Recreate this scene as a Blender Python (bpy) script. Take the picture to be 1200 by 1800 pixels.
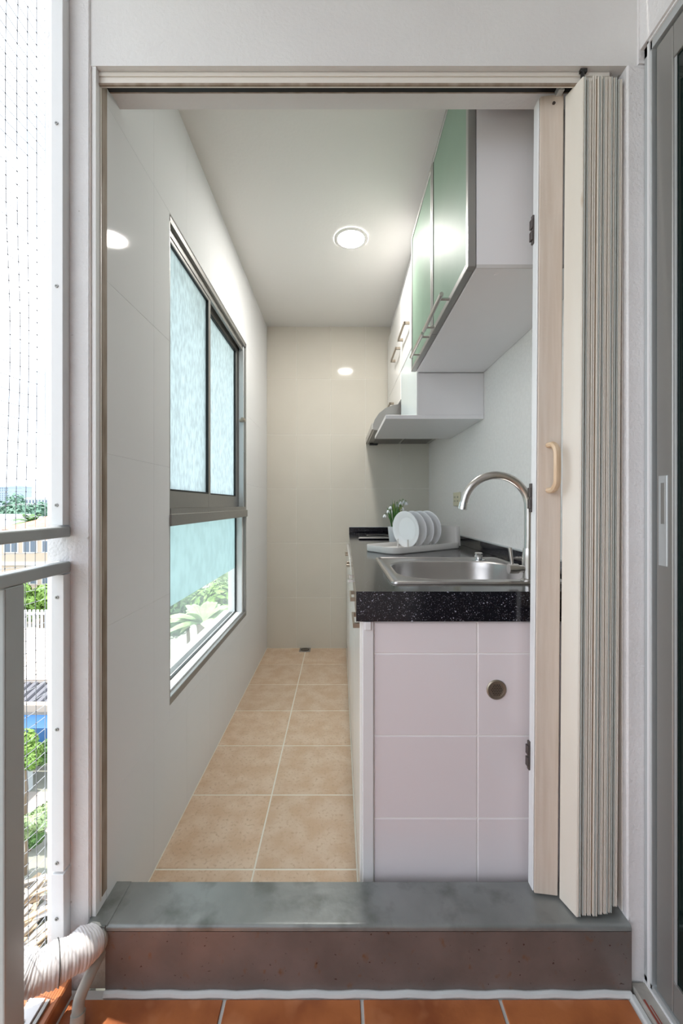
import bpy, bmesh, math, random
from mathutils import Vector, Matrix, noise
random.seed(7)
C = bpy.context.scene.collection
for o in list(bpy.data.objects): bpy.data.objects.remove(o)
H = 1.053            # eye height above the floor
F = 712.0            # focal length in pixels of the 1200 px wide frame

# ------------------------------------------------------------------ camera
cd = bpy.data.cameras.new('camera'); cam = bpy.data.objects.new('camera', cd); C.objects.link(cam)
cam.location = (0, 0, H); cam.rotation_euler = (math.pi/2, 0, 0)
cd.sensor_fit = 'HORIZONTAL'; cd.sensor_width = 36; cd.lens = 36*F/1200
cd.shift_x = 3/1200; cd.shift_y = -13/1200; cd.clip_start = 0.02; cd.clip_end = 3000
bpy.context.scene.camera = cam
# ------------------------------------------------------------------ light
vs = bpy.context.scene.view_settings
vs.view_transform = 'Standard'; vs.look = 'None'; vs.gamma = 1; vs.exposure = 1.05
SKY = 1.75; SUN = 3.2; LAMP = 150.0
w = bpy.data.worlds.new('sky'); bpy.context.scene.world = w; w.use_nodes = True
nt = w.node_tree; nt.nodes.clear()
wo = nt.nodes.new('ShaderNodeOutputWorld'); bg = nt.nodes.new('ShaderNodeBackground')
tc = nt.nodes.new('ShaderNodeTexCoord'); mp = nt.nodes.new('ShaderNodeMapping'); mp.inputs['Scale'].default_value = (1, 1, 2.2)
nz = nt.nodes.new('ShaderNodeTexNoise'); nz.inputs['Scale'].default_value = 2.6; nz.inputs['Detail'].default_value = 6
cr = nt.nodes.new('ShaderNodeValToRGB')
cr.color_ramp.elements[0].position = .42; cr.color_ramp.elements[0].color = (.50, .57, .66, 1)
cr.color_ramp.elements[1].position = .60; cr.color_ramp.elements[1].color = (.92, .95, 1, 1)
nt.links.new(tc.outputs['Generated'], mp.inputs[0]); nt.links.new(mp.outputs[0], nz.inputs['Vector'])
nt.links.new(nz.outputs['Fac'], cr.inputs[0]); nt.links.new(cr.outputs[0], bg.inputs[0])
bg.inputs[1].default_value = SKY; nt.links.new(bg.outputs[0], wo.inputs[0])
sd = bpy.data.lights.new('sun', 'SUN'); sd.energy = SUN; sd.angle = math.radians(.6); sd.color = (1, .95, .86)
sun = bpy.data.objects.new('sun', sd); C.objects.link(sun); sun.location = (-3, -2, 8)
sun.rotation_euler = Vector((.215, -.05, -1)).to_track_quat('-Z', 'Y').to_euler()

# ------------------------------------------------------------------ materials
MATS = {}
def mat(name, col, rough=.5, metal=0, var=None, vscale=8, vec=(1,1,1), bump=0, bscale=60, bvec=(1,1,1), rand=0, coat=0, spec=.5, detail=4, emit=0, alpha=1, vlo=.35, vhi=.65):
    m = bpy.data.materials.new(name); m.use_nodes = True; n = m.node_tree.nodes; l = m.node_tree.links
    p = n['Principled BSDF']; p.inputs['Roughness'].default_value = rough; p.inputs['Metallic'].default_value = metal
    p.inputs['Specular IOR Level'].default_value = spec
    if coat: p.inputs['Coat Weight'].default_value = coat; p.inputs['Coat Roughness'].default_value = .06
    c4 = (*col, 1); p.inputs['Base Color'].default_value = c4
    g = n.new('ShaderNodeNewGeometry'); out = None
    if var:
        mpp = n.new('ShaderNodeMapping'); mpp.inputs['Scale'].default_value = vec
        t = n.new('ShaderNodeTexNoise'); t.inputs['Scale'].default_value = vscale; t.inputs['Detail'].default_value = detail
        r = n.new('ShaderNodeValToRGB'); r.color_ramp.elements[0].color = (*var, 1); r.color_ramp.elements[1].color = c4
        r.color_ramp.elements[0].position = vlo; r.color_ramp.elements[1].position = vhi
        l.new(g.outputs['Position'], mpp.inputs[0]); l.new(mpp.outputs[0], t.inputs['Vector']); l.new(t.outputs['Fac'], r.inputs[0]); out = r.outputs[0]
        l.new(out, p.inputs['Base Color'])
    if rand:
        oi = n.new('ShaderNodeObjectInfo'); h = n.new('ShaderNodeHueSaturation'); mr = n.new('ShaderNodeMapRange')
        mr.inputs['To Min'].default_value = 1-rand; mr.inputs['To Max'].default_value = 1+rand
        l.new(oi.outputs['Random'], mr.inputs[0]); l.new(mr.outputs[0], h.inputs['Value'])
        if out: l.new(out, h.inputs['Color'])
        else: h.inputs['Color'].default_value = c4
        out = h.outputs[0]; l.new(out, p.inputs['Base Color'])
    if bump:
        mpp = n.new('ShaderNodeMapping'); mpp.inputs['Scale'].default_value = bvec
        t = n.new('ShaderNodeTexNoise'); t.inputs['Scale'].default_value = bscale; t.inputs['Detail'].default_value = 3
        b = n.new('ShaderNodeBump'); b.inputs['Strength'].default_value = bump; b.inputs['Distance'].default_value = .01
        l.new(g.outputs['Position'], mpp.inputs[0]); l.new(mpp.outputs[0], t.inputs['Vector']); l.new(t.outputs['Fac'], b.inputs['Height']); l.new(b.outputs[0], p.inputs['Normal'])
    if emit:
        p.inputs['Emission Color'].default_value = c4; p.inputs['Emission Strength'].default_value = emit
    MATS[name] = m; return m
def add_spots(m, col, scale, lo, hi, vec=(1,1,1), detail=2):
    """scattered marks of another colour over a material"""
    n = m.node_tree.nodes; l = m.node_tree.links; p = n['Principled BSDF']
    g = n.new('ShaderNodeNewGeometry'); mpp = n.new('ShaderNodeMapping'); mpp.inputs['Scale'].default_value = vec
    t = n.new('ShaderNodeTexNoise'); t.inputs['Scale'].default_value = scale; t.inputs['Detail'].default_value = detail
    r = n.new('ShaderNodeMapRange'); r.inputs['From Min'].default_value = lo; r.inputs['From Max'].default_value = hi
    x = n.new('ShaderNodeMix'); x.data_type = 'RGBA'
    l.new(g.outputs['Position'], mpp.inputs[0]); l.new(mpp.outputs[0], t.inputs['Vector']); l.new(t.outputs['Fac'], r.inputs[0]); l.new(r.outputs[0], x.inputs[0])
    bc = p.inputs['Base Color']
    if bc.is_linked: l.new(bc.links[0].from_socket, x.inputs[6])
    else: x.inputs[6].default_value = bc.default_value
    x.inputs[7].default_value = (*col, 1); l.new(x.outputs[2], bc)
def glassmat(name, tint, transp, transl, gloss=.06, rough=.05, pattern=0, pvec=(1,1,1), pscale=60, dust=None):
    m = bpy.data.materials.new(name); m.use_nodes = True; n = m.node_tree.nodes; l = m.node_tree.links; n.clear()
    o = n.new('ShaderNodeOutputMaterial'); tr = n.new('ShaderNodeBsdfTransparent'); tl = n.new('ShaderNodeBsdfTranslucent')
    df = n.new('ShaderNodeBsdfDiffuse'); gl = n.new('ShaderNodeBsdfGlossy'); gl.inputs['Roughness'].default_value = rough
    tr.inputs[0].default_value = (1, 1, 1, 1) if not dust else (.95, .98, .97, 1)
    tl.inputs[0].default_value = (*tint, 1); df.inputs[0].default_value = (*tint, 1)
    m1 = n.new('ShaderNodeMixShader'); m1.inputs[0].default_value = .08
    l.new(tl.outputs[0], m1.inputs[1]); l.new(df.outputs[0], m1.inputs[2])
    m2 = n.new('ShaderNodeMixShader'); m2.inputs[0].default_value = transl
    l.new(tr.outputs[0], m2.inputs[1]); l.new(m1.outputs[0], m2.inputs[2])
    m3 = n.new('ShaderNodeMixShader'); m3.inputs[0].default_value = gloss
    l.new(m2.outputs[0], m3.inputs[1]); l.new(gl.outputs[0], m3.inputs[2]); l.new(m3.outputs[0], o.inputs[0])
    if pattern:
        g = n.new('ShaderNodeNewGeometry'); mpp = n.new('ShaderNodeMapping'); mpp.inputs['Scale'].default_value = pvec
        t = n.new('ShaderNodeTexNoise'); t.inputs['Scale'].default_value = pscale; t.inputs['Detail'].default_value = 2
        r = n.new('ShaderNodeValToRGB')
        r.color_ramp.elements[0].position = .35; r.color_ramp.elements[1].position = .62
        r.color_ramp.elements[0].color = (*[c*(1-pattern) for c in tint], 1); r.color_ramp.elements[1].color = (*tint, 1)
        l.new(g.outputs['Position'], mpp.inputs[0]); l.new(mpp.outputs[0], t.inputs['Vector']); l.new(t.outputs['Fac'], r.inputs[0])
        l.new(r.outputs[0], tl.inputs[0]); l.new(r.outputs[0], df.inputs[0])
        b = n.new('ShaderNodeBump'); b.inputs['Strength'].default_value = .4; b.inputs['Distance'].default_value = .004
        l.new(t.outputs['Fac'], b.inputs['Height']); l.new(b.outputs[0], gl.inputs['Normal'])
    MATS[name] = m; return m

white_paint = mat('white_paint', (.80, .79, .80), .55, var=(.74, .73, .74), vscale=6, bump=.25, bscale=160)
add_spots(white_paint, (.55, .52, .50), 90, .74, .80)
header_paint = mat('header_paint', (.76, .755, .75), .6, var=(.73, .72, .72), vscale=5, bump=.12, bscale=140)
ceil_paint = mat('ceiling_paint', (.80, .79, .76), .6, bump=.05, bscale=80)
wall_tile = mat('ivory_wall_tile', (.72, .68, .60), .09, var=(.70, .66, .58), vscale=4, rand=.010, spec=.12)
left_tile = mat('white_wall_tile', (.80, .805, .81), .06, rand=.004, spec=.02)
grout_w = mat('pale_grout', (.80, .80, .80), .8)
grout_ivory = mat('ivory_grout', (.84, .81, .75), .8)
grout_floor = mat('floor_grout', (.84, .80, .70), .8, bump=.1)
wallpaper = mat('textured_wallpaper', (.88, .86, .84), .7, var=(.84, .82, .80), vscale=70, bump=.25, bscale=120)
floor_tile = mat('beige_floor_tile', (.64, .455, .305), .38, var=(.72, .56, .42), vscale=14, vlo=.38, vhi=.62, rand=.05, bump=.15, bscale=90, detail=10)
add_spots(floor_tile, (.55, .38, .25), 95, .54, .72, detail=8)
terra = mat('terracotta_tile', (.50, .165, .055), .35, var=(.30, .085, .03), vscale=9, vlo=.3, vhi=.6, rand=.05, bump=.08, bscale=40)
add_spots(terra, (.62, .25, .11), 14, .55, .75)
grout_b = mat('balcony_grout', (.62, .62, .60), .8, bump=.2)
steel_sheet = mat('worn_steel_sheet', (.22, .235, .23), .36, metal=.4, var=(.33, .345, .34), vscale=7, vlo=.3, vhi=.7, bump=.12, bscale=30, detail=8)
add_spots(steel_sheet, (.15, .16, .15), 11, .52, .70, detail=8)
rust_sheet = mat('rusty_steel_sheet', (.22, .178, .165), .42, metal=.2, var=(.155, .130, .120), vscale=8, bump=.1, bscale=30, detail=8)
add_spots(rust_sheet, (.20, .10, .045), 40, .62, .76, vec=(1.2, 1, .8), detail=5)
add_spots(rust_sheet, (.05, .02, .01), 110, .68, .74, detail=3)
silicone = mat('silicone', (.66, .68, .68), .5, bump=.2, bscale=30)
alu = mat('aluminium', (.33, .325, .31), .42, metal=.6, bump=.05)
alu_light = mat('light_aluminium', (.56, .59, .60), .4, metal=.5)
alu_white = mat('bright_aluminium', (.82, .83, .84), .4)
gasket = mat('black_gasket', (.012, .016, .018), .5)
frost1 = glassmat('rain_frosted_glass', (.74, .83, .845), .1, .93, pattern=.20, pvec=(1, 1, .42), pscale=75)
frost2 = glassmat('frosted_film', (.56, .70, .70), .2, .88, pattern=.08, pvec=(1, 1, .6), pscale=26)
clear = glassmat('hazy_clear_glass', (.85, .92, .92), .7, .13, dust=True, pattern=.25, pscale=5)
darkglass = mat('dark_door_glass', (.004, .012, .010), .04, spec=.35)
greenpane = mat('green_frosted_pane', (.215, .305, .235), .5, var=(.25, .34, .265), vscale=3, spec=.05)
bluepane = mat('pale_blue_pane', (.60, .68, .69), .18)
white_lam = mat('white_laminate', (.80, .79, .81), .25, var=(.78, .77, .79), vscale=3)
white_gloss = mat('white_door', (.83, .82, .80), .22)
pink_tile = mat('pinkish_white_tile', (.80, .745, .775), .10, rand=.01, spec=.4)
pink_grout = mat('white_grout', (.92, .90, .90), .7)
granite = mat('black_granite', (.004, .004, .008), .14, spec=.6, coat=.25)
add_spots(granite, (.50, .50, .56), 560, .685, .75, detail=1)
add_spots(granite, (.30, .30, .36), 190, .70, .74, detail=1)
steel = mat('brushed_steel', (.62, .60, .58), .28, metal=1, bump=.02, bscale=200)
sink_steel = mat('sink_steel', (.50, .48, .47), .30, metal=1, bump=.03, bscale=30, bvec=(1, 8, 1))
chrome = mat('chrome', (.75, .75, .75), .12, metal=1)
brass = mat('brushed_nickel', (.36, .31, .25), .35, metal=.8)
hood_steel = mat('hood_steel', (.36, .345, .33), .35, metal=.8)
black = mat('black_plastic_and_shade', (.01, .01, .01), .4)
ceram = mat('white_ceramic', (.88, .88, .90), .12, spec=.5)
rack_pl = mat('rack_plastic', (.66, .64, .62), .45)
cream = mat('cream_outlet', (.74, .70, .52), .4)
leafg = mat('snowdrop_leaf', (.05, .17, .03), .45, var=(.10, .26, .05), vscale=40)
petal = mat('snowdrop_petal', (.85, .87, .90), .5)
door_cream = mat('cream_door_panel', (.80, .76, .69), .5, var=(.74, .69, .61), vscale=10, vec=(1, 1, .15))
add_spots(door_cream, (.50, .36, .22), 40, .72, .86, vec=(1, 1, .2))
door_grey = mat('grey_green_door_edge', (.50, .53, .50), .5)
door_wood = mat('washed_wood_panel', (.70, .61, .53), .5, var=(.64, .54, .455), vscale=16, vec=(6, 6, .35), bump=.05)
door_tan = mat('tan_door_edge', (.52, .38, .26), .6, var=(.40, .26, .16), vscale=30, vec=(1, 1, .1))
pull_wood = mat('pale_wood_handle', (.78, .60, .42), .35, var=(.70, .50, .32), vscale=20, vec=(5, 5, .6))
dark_metal = mat('dark_hinge', (.10, .085, .08), .4, metal=.6)
reveal_paint = mat('stained_white_reveal', (.70, .65, .62), .6, var=(.62, .54, .50), vscale=12, vec=(8, 8, .3))
jamb_cream = mat('cream_jamb', (.78, .74, .68), .45)
jamb_brown = mat('brown_worn_jamb', (.38, .31, .25), .7, var=(.22, .16, .11), vscale=30, vec=(1, 1, .25))
rail_grey = mat('grey_painted_rail', (.40, .43, .43), .32, bump=.05, bscale=40)
tape = mat('white_wrapping_tape', (.80, .79, .80), .55, var=(.66, .64, .66), vscale=30)
conduit_m = mat('grey_conduit', (.36, .37, .34), .45, var=(.50, .50, .46), vscale=16)
net_m = mat('net_string', (.46, .50, .55), .6)  # white string greyed in colour to read against the bright sky
knot_m = mat('net_knot_backlit', (.12, .12, .14), .7)  # knots of the white net coloured dark, as if backlit by the sky
plaster = mat('rough_plaster', (.46, .42, .36), .8, var=(.28, .23, .18), vscale=16, bump=.4, bscale=60)
lamp_m = mat('lamp_diffuser', (1, .97, .92), .4, emit=LAMP)
red_m = mat('red_stripe', (.30, .06, .04), .6)
concrete = mat('concrete', (.42, .40, .36), .8, var=(.34, .32, .29), vscale=20, bump=.2)

# ------------------------------------------------------------------ helpers
def link(name, me, m, parent, loc):
    o = bpy.data.objects.new(name, me); C.objects.link(o)
    if m is not None and not me.materials: me.materials.append(m)
    if parent is not None:
        o.parent = parent
        pl = Vector((0, 0, 0)); q = parent
        while q is not None: pl += Vector(q.location); q = q.parent
        o.location = Vector(loc) - pl
    else: o.location = loc
    return o
def obj(name, bm, m, parent=None, smooth=False, label=None):
    """link a bmesh (world coordinates) as one object with its origin at its base"""
    vs_ = [v.co for v in bm.verts]
    c = Vector(((min(v.x for v in vs_)+max(v.x for v in vs_))/2, (min(v.y for v in vs_)+max(v.y for v in vs_))/2, min(v.z for v in vs_)))
    bmesh.ops.translate(bm, verts=bm.verts, vec=-c)
    me = bpy.data.meshes.new(name); bm.to_mesh(me); bm.free()
    if smooth:
        for p in me.polygons: p.use_smooth = True
        try: me.set_sharp_from_angle(angle=math.radians(38))
        except Exception: pass
    if isinstance(m, (list, tuple)):
        for k in m: me.materials.append(k)
        m = None
    o = link(name, me, m, parent, c)
    if label: o['label'] = label
    return o
def tag(o, label, cat=None, group=None, kind=None):
    if label: o['label'] = label
    if cat: o['category'] = cat
    if group: o['group'] = group
    if kind: o['kind'] = kind
    return o
def thing(name, label, cat, loc, group=None):
    o = bpy.data.objects.new(name, None); C.objects.link(o); o.location = loc; o.empty_display_size = .05
    return tag(o, label, cat, group)
def struct(name, bm, m, label=None, parent=None):
    o = obj(name, bm, m, parent)
    if parent is None: o['kind'] = 'structure'
    if label: o['label'] = label
    return o
def nb(): return bmesh.new()
def box(bm, x0, x1, y0, y1, z0, z1, bev=0, mi=0, seg=1):
    b = bmesh.new(); bmesh.ops.create_cube(b, size=1)
    for v in b.verts: v.co = Vector((x0 if v.co.x < 0 else x1, y0 if v.co.y < 0 else y1, z0 if v.co.z < 0 else z1))
    if bev: bmesh.ops.bevel(b, geom=list(b.edges), offset=bev, segments=seg, affect='EDGES', profile=.5)
    merge(bm, b, mi); return bm
def merge(bm, b, mi=0):
    mp_ = {}
    for v in b.verts: mp_[v] = bm.verts.new(v.co)
    for f in b.faces:
        try: nf = bm.faces.new([mp_[v] for v in f.verts]); nf.material_index = mi; nf.smooth = f.smooth
        except ValueError: pass
    b.free()
def bx(*a, **k): return box(nb(), *a, **k)
def cyl(bm, p0, p1, r0, r1=None, n=20, mi=0, caps=True):
    r1 = r0 if r1 is None else r1; p0 = Vector(p0); p1 = Vector(p1); d = (p1-p0).normalized()
    a = d.orthogonal().normalized(); b = d.cross(a)
    rings = []
    for p, r in ((p0, r0), (p1, r1)):
        rings.append([bm.verts.new(p + (a*math.cos(t)+b*math.sin(t))*r) for t in [2*math.pi*k/n for k in range(n)]])
    for k in range(n):
        f = bm.faces.new((rings[0][k], rings[0][(k+1) % n], rings[1][(k+1) % n], rings[1][k])); f.material_index = mi
    if caps:
        f = bm.faces.new(rings[0][::-1]); f.material_index = mi; f = bm.faces.new(rings[1]); f.material_index = mi
    return bm
def tube(bm, pts, rad, n=12, mi=0):
    """sweep along points; rad a number or a list"""
    pts = [Vector(p) for p in pts]; prev = None; a = None
    for i, p in enumerate(pts):
        d = (pts[min(i+1, len(pts)-1)] - pts[max(i-1, 0)]).normalized()
        a = d.orthogonal().normalized() if a is None else (a - d*a.dot(d)).normalized()
        b = d.cross(a); r = rad[i] if isinstance(rad, (list, tuple)) else rad
        ring = [bm.verts.new(p + (a*math.cos(2*math.pi*k/n)+b*math.sin(2*math.pi*k/n))*r) for k in range(n)]
        if prev:
            for k in range(n):
                f = bm.faces.new((prev[k], prev[(k+1) % n], ring[(k+1) % n], ring[k])); f.material_index = mi
        else: bm.faces.new(ring[::-1])
        prev = ring
    bm.faces.new(prev); return bm
def lathe(bm, prof, M=None, n=40, mi=0):
    """prof: (radius, height) pairs; closed on the axis where radius is 0"""
    M = M or Matrix.Identity(4); prev = None
    for r, z in prof:
        if r < 1e-6: ring = [bm.verts.new(M @ Vector((0, 0, z)))]
        else: ring = [bm.verts.new(M @ Vector((r*math.cos(2*math.pi*k/n), r*math.sin(2*math.pi*k/n), z))) for k in range(n)]
        if prev:
            for k in range(n):
                a = prev[k % len(prev)]; b = prev[(k+1) % len(prev)]; c = ring[(k+1) % len(ring)]; d = ring[k % len(ring)]
                vv = []
                for q in (a, b, c, d):
                    if q not in vv: vv.append(q)
                if len(vv) > 2:
                    f = bm.faces.new(vv); f.material_index = mi
        prev = ring
    return bm
def spline(pts, per=8):
    P = [Vector(p) for p in pts]; out = []
    for i in range(len(P)-1):
        p0 = P[max(i-1, 0)]; p1 = P[i]; p2 = P[i+1]; p3 = P[min(i+2, len(P)-1)]
        for k in range(per):
            t = k/per
            out.append(.5*((2*p1)+(-p0+p2)*t+(2*p0-5*p1+4*p2-p3)*t*t+(-p0+3*p1-3*p2+p3)*t**3))
    out.append(P[-1]); return out
TILE = {}
def tile(parent, m, axis, a0, a1, b0, b1, c0, c1, name='tile', bev=.0012):
    """one tile between a0..a1, b0..b1 and in thickness c0..c1; axis = the one it faces along (x, y or z); alike tiles share a mesh"""
    if axis == 'x': X0, X1, Y0, Y1, Z0, Z1 = c0, c1, a0, a1, b0, b1
    elif axis == 'y': X0, X1, Y0, Y1, Z0, Z1 = a0, a1, c0, c1, b0, b1
    else: X0, X1, Y0, Y1, Z0, Z1 = a0, a1, b0, b1, c0, c1
    sx, sy, sz = round(X1-X0, 4), round(Y1-Y0, 4), round(Z1-Z0, 4); key = (m.name, sx, sy, sz)
    if key not in TILE:
        bm = bx(-sx/2, sx/2, -sy/2, sy/2, 0, sz, bev=min(bev, sx*.3, sy*.3, sz*.3)); me = bpy.data.meshes.new(name); bm.to_mesh(me); bm.free(); TILE[key] = me
    return link(name, TILE[key], m, parent, ((X0+X1)/2, (Y0+Y1)/2, Z0))
def Z(z): return z+H
def at(px, py, d): return Vector(((px-597)*d/F, d, H-(py-887)*d/F))

# ------------------------------------------------------------------ the shell
XL, XR, YB, YF = -.535, .656, 2.975, .885
ZC = Z(1.308)
G = .0014
# kitchen floor
kf = struct('floor', bx(XL-.1, XR+.1, .985, YB+.1, -.12, -.001), grout_floor, 'beige tiled kitchen floor')
xs = [XL, -.247, .050, .347, XR]; ys = [.986, 1.17, 1.47, 1.77, 2.07, 2.37, 2.67, YB]
for i in range(len(xs)-1):
    for j in range(len(ys)-1):
        tile(kf, floor_tile, 'z', xs[i]+.002, xs[i+1]-.002, ys[j]+.002, ys[j+1]-.002, -.008, 0.0, bev=.0015)
# balcony floor
bf = struct('floor', bx(-.72, .75, -1.6, .88, -.14, -.003), grout_b, 'terracotta tiled balcony floor')
xs = [-.575, -.2415-.302+.302*0+.0-.0, .06-.0, .362, .62]
xs = [-.575, -.543, -.2405, .0615, .3635, .618]
ys = [-1.59, -1.26, -.955, -.65, -.345, -.04, .265, .57, .866]
xs = [-.575, -.245, .047, .341, .618]
for i in range(len(xs)-1):
    for j in range(len(ys)-1):
        tile(bf, terra, 'z', xs[i]+.0035, xs[i+1]-.0035, ys[j]+.0035, ys[j+1]-.0035, -.008, 0.0, bev=.0015)
# balcony edge upstand on the left
eb = bx(-.655, -.577, -1.6, .875, -.14, .035, bev=.003)
tr4 = struct('trim_4', eb, terra, 'terracotta balcony edge upstand under the railing')
struct('trim_5', bx(-.72, -.655, -1.6, .875, -.14, .020), concrete, 'concrete slab edge outside the railing')
# kitchen back wall
wb = struct('wall_back', bx(XL-.1, XR+.1, YB+.0012, YB+.12, -.1, ZC+.05), grout_ivory, 'ivory tiled back wall of the kitchen')
xs = [XL, (521-597)*YB/F, (581-597)*YB/F, (642-597)*YB/F, (703-597)*YB/F, XR]
zs = [0] + [Z((887-y)*YB/F) for y in (1050, 954, 859, 764, 667)] + [ZC]
for i in range(len(xs)-1):
    for j in range(len(zs)-1):
        tile(wb, wall_tile, 'y', xs[i]+G, xs[i+1]-G, zs[j]+G, zs[j+1]-G, YB, YB+.008)
# kitchen left wall, with the window opening
WY0, WY1, WZ0, WZ1 = 1.274, 2.323, Z(-.632), Z(.918)
bm = nb()
LX = XL-.0008
box(bm, -.64, LX, .89, WY0, -.1, ZC+.05); box(bm, -.64, LX, WY1, YB+.01, -.1, ZC+.05)
box(bm, -.64, LX, WY0, WY1, -.1, WZ0); box(bm, -.64, LX, WY0, WY1, WZ1, ZC+.05)
wl = struct('wall_left', bm, grout_w, 'white tiled left wall of the kitchen')
ys = [.93, 1.166, 1.416, 1.666, 1.916, 2.166, 2.416, 2.666, 2.916, YB]
G2 = .00015
for i in range(len(ys)-1):
    for j in range(len(zs)-1):
        a0, a1, b0, b1 = ys[i], ys[i+1], zs[j], zs[j+1]
        pieces = []
        if a1 <= WY0 or a0 >= WY1 or b1 <= WZ0 or b0 >= WZ1: pieces = [(a0, a1, b0, b1)]
        else:
            if a0 < WY0: pieces.append((a0, WY0, b0, b1))
            if a1 > WY1: pieces.append((WY1, a1, b0, b1))
            m0, m1 = max(a0, WY0), min(a1, WY1)
            if b0 < WZ0: pieces.append((m0, m1, b0, WZ0))
            if b1 > WZ1: pieces.append((m0, m1, WZ1, b1))
        for a, b, c, d in pieces:
            if b-a > .003 and d-c > .003: tile(wl, left_tile, 'x', a+G2, b-G2, c+G2, d-G2, XL-.006, XL, bev=.0003)
# right kitchen wall, ceiling
struct('wall_right', bx(XR, XR+.12, .985, YB+.1, -.1, ZC+.05), wallpaper, 'pale textured right wall of the kitchen')
struct('ceiling', bx(XL-.1, XR+.1, .985, YB+.1, ZC, ZC+.1), ceil_paint, 'white painted kitchen ceiling')
# wall between balcony and kitchen
SO = Z(.963)
bm = nb(); box(bm, -.547, .75, YF+.004, .987, SO, 2.6)
wf = struct('wall_front', bm, header_paint, 'white plastered wall over the folding door opening')
wc = struct('wall_front_left', bx(-.64, -.547, YF, .985, -.1, 2.6, bev=.002), white_paint, 'narrow white wall end beside the net')
bm = bx(.6275, .6850, YF-.0005, .987, -.1, SO-.0005, bev=.003)
struct('wall_front_right', bx(.652, .80, YF-.001, .987, SO, 2.6), white_paint, 'white wall above the end of the right pilaster')
wr = struct('wall_front_right', bm, white_paint, 'white wall end between the folding and the sliding door')
# pale wear strips on the two reveals
struct('trim_6', bx(-.548, -.5455, YF+.002, .905, .15, SO-.001), reveal_paint, 'stained left reveal of the folding door opening')
struct('trim_7', bx(.6262, .6285, .90, .985, .15, SO-.03), jamb_cream, 'cream jamb strip behind the folded door stack')
# jambs and head track of the folding door
struct('trim_1', bx(-.5455, -.534, .905, .910, .165, SO-.002, bev=.001), jamb_cream, 'cream jamb profile on the left of the opening')
struct('trim_2', bx(-.5455, -.5335, .910, .929, .172, SO-.004), jamb_brown, 'worn brown inner edge of the left jamb')
bm = nb(); box(bm, -.545, .60, .903, .909, Z(.934), SO, bev=.001); box(bm, -.545, .60, .9005, .9032, Z(.953), SO-.0005, bev=.001)
box(bm, -.545, .60, .901, .905, Z(.9335), Z(.938), mi=1); box(bm, -.545, .60, .9095, .940, SO-.006, SO-.001, mi=2); box(bm, -.545, .60, .941, .944, Z(.958), SO-.001, mi=1)  # black strip stands in for the shade up inside the track
obj_t = obj('trim_3', bm, [jamb_cream, jamb_brown, black]); tag(obj_t, 'cream head track above the opening with its slot shade coloured black', kind='structure')
# balcony: ceiling, far end and the right wall with the sliding door
struct('ceiling', bx(-.80, .80, -1.7, .884, 2.55, 2.7), white_paint, 'white ceiling slab over the balcony')
struct('wall_balcony_end', bx(-.66, .80, -1.75, -1.6, -.14, 2.7), white_paint, 'white end wall behind the viewer')
DT = Z(.992)
bm = nb(); box(bm, .655, .80, -1.6, YF-.001, DT, 2.6); box(bm, .662, .80, -1.6, YF-.001, -.14, .018); box(bm, .745, .80, -1.6, YF-.001, .018, DT)
struct('wall_balcony_right', bm, white_paint, 'white wall above the sliding door')
bm = nb(); box(bm, .618, .632, -1.6, .869, -.02, .006, bev=.003); struct('trim_8', bm, silicone, 'white filler line along the right floor edge')
bm = nb(); box(bm, .632, .664, -1.6, .882, -.02, .014, bev=.002); box(bm, .636, .640, -1.6, .85, .010, .0148, mi=1); box(bm, .643, .645, -1.6, .84, .010, .0148, mi=1)
o = obj('trim_9', bm, [concrete, red_m]); tag(o, 'grey cement sill strip with a red paint line', kind='structure')

struct('trim_13', bx(-.90, -.641, 1.29, 2.45, 2.00, 2.03), white_paint, 'added unseen sun-blocking slab over the kitchen window outside')  # unseen slab added to keep direct sun off the window glass
# ------------------------------------------------------------------ sliding door on the right (open to the balcony)
d2 = thing('door_2', 'aluminium framed sliding glass door on the right', None, (.70, .0, .02)); d2['kind'] = 'structure'
bm = nb(); box(bm, .664, .700, .862, .883, .02, DT); box(bm, .664, .700, -1.58, .883, DT-.022, DT); box(bm, .664, .700, -1.58, -1.55, .02, DT); box(bm, .664, .72, -1.58, .883, .018, .030)
box(bm, .660, .665, .866, .870, .02, DT, mi=1); box(bm, .660, .665, -1.58, .870, DT-.004, DT, mi=1)
obj('door_frame', bm, [alu_light, alu_white], d2)
bm = nb(); box(bm, .690, .73, -1.55, .862, .03, DT-.022); obj('dark_backing', bm, black, d2)  # solid black block stands in for the unlit space behind the door
leaf = nb()
box(leaf, .668, .684, .8135, .855, .032, DT-.028, bev=.0015); obj('door_stile', leaf, alu, d2)
for z0, z1 in ((.032, .095), (DT-.095, DT-.028)): obj('door_rail', bx(.669, .684, -.2, .8130, z0, z1, bev=.001), alu, d2)
obj('pane', bx(.674, .678, -.2, .8130, .09, DT-.09), darkglass, d2)
obj('glazing_bead', bx(.6715, .673, .8075, .8133, .095, DT-.095), alu_light, d2)
bm = nb(); box(bm, .6655, .6695, .825, .847, Z(-.127), Z(.060), bev=.001)
hd = obj('door_handle', bm, alu_light, d2)
obj('recess', bx(.6648, .666, .830, .840, Z(-.04), Z(.045), bev=.0004), alu, hd)
obj('door_stile', bx(.688, .704, -.25, -.2, .032, DT-.028), alu, d2)
obj('pane', bx(.694, .698, -1.5, -.2, .09, DT-.09), darkglass, d2)

# ------------------------------------------------------------------ threshold step
th = thing('trim_10', 'metal covered threshold step below the folding door', None, (0, .92, 0)); th['kind'] = 'structure'
obj('step_core', bx(-.502, .6275, .8745, .972, -.02, .1445), plaster, th); obj('step_core', bx(-.546, -.502, .955, .972, -.02, .1445), plaster, th)
ZT = .1465
bm = nb()
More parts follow.
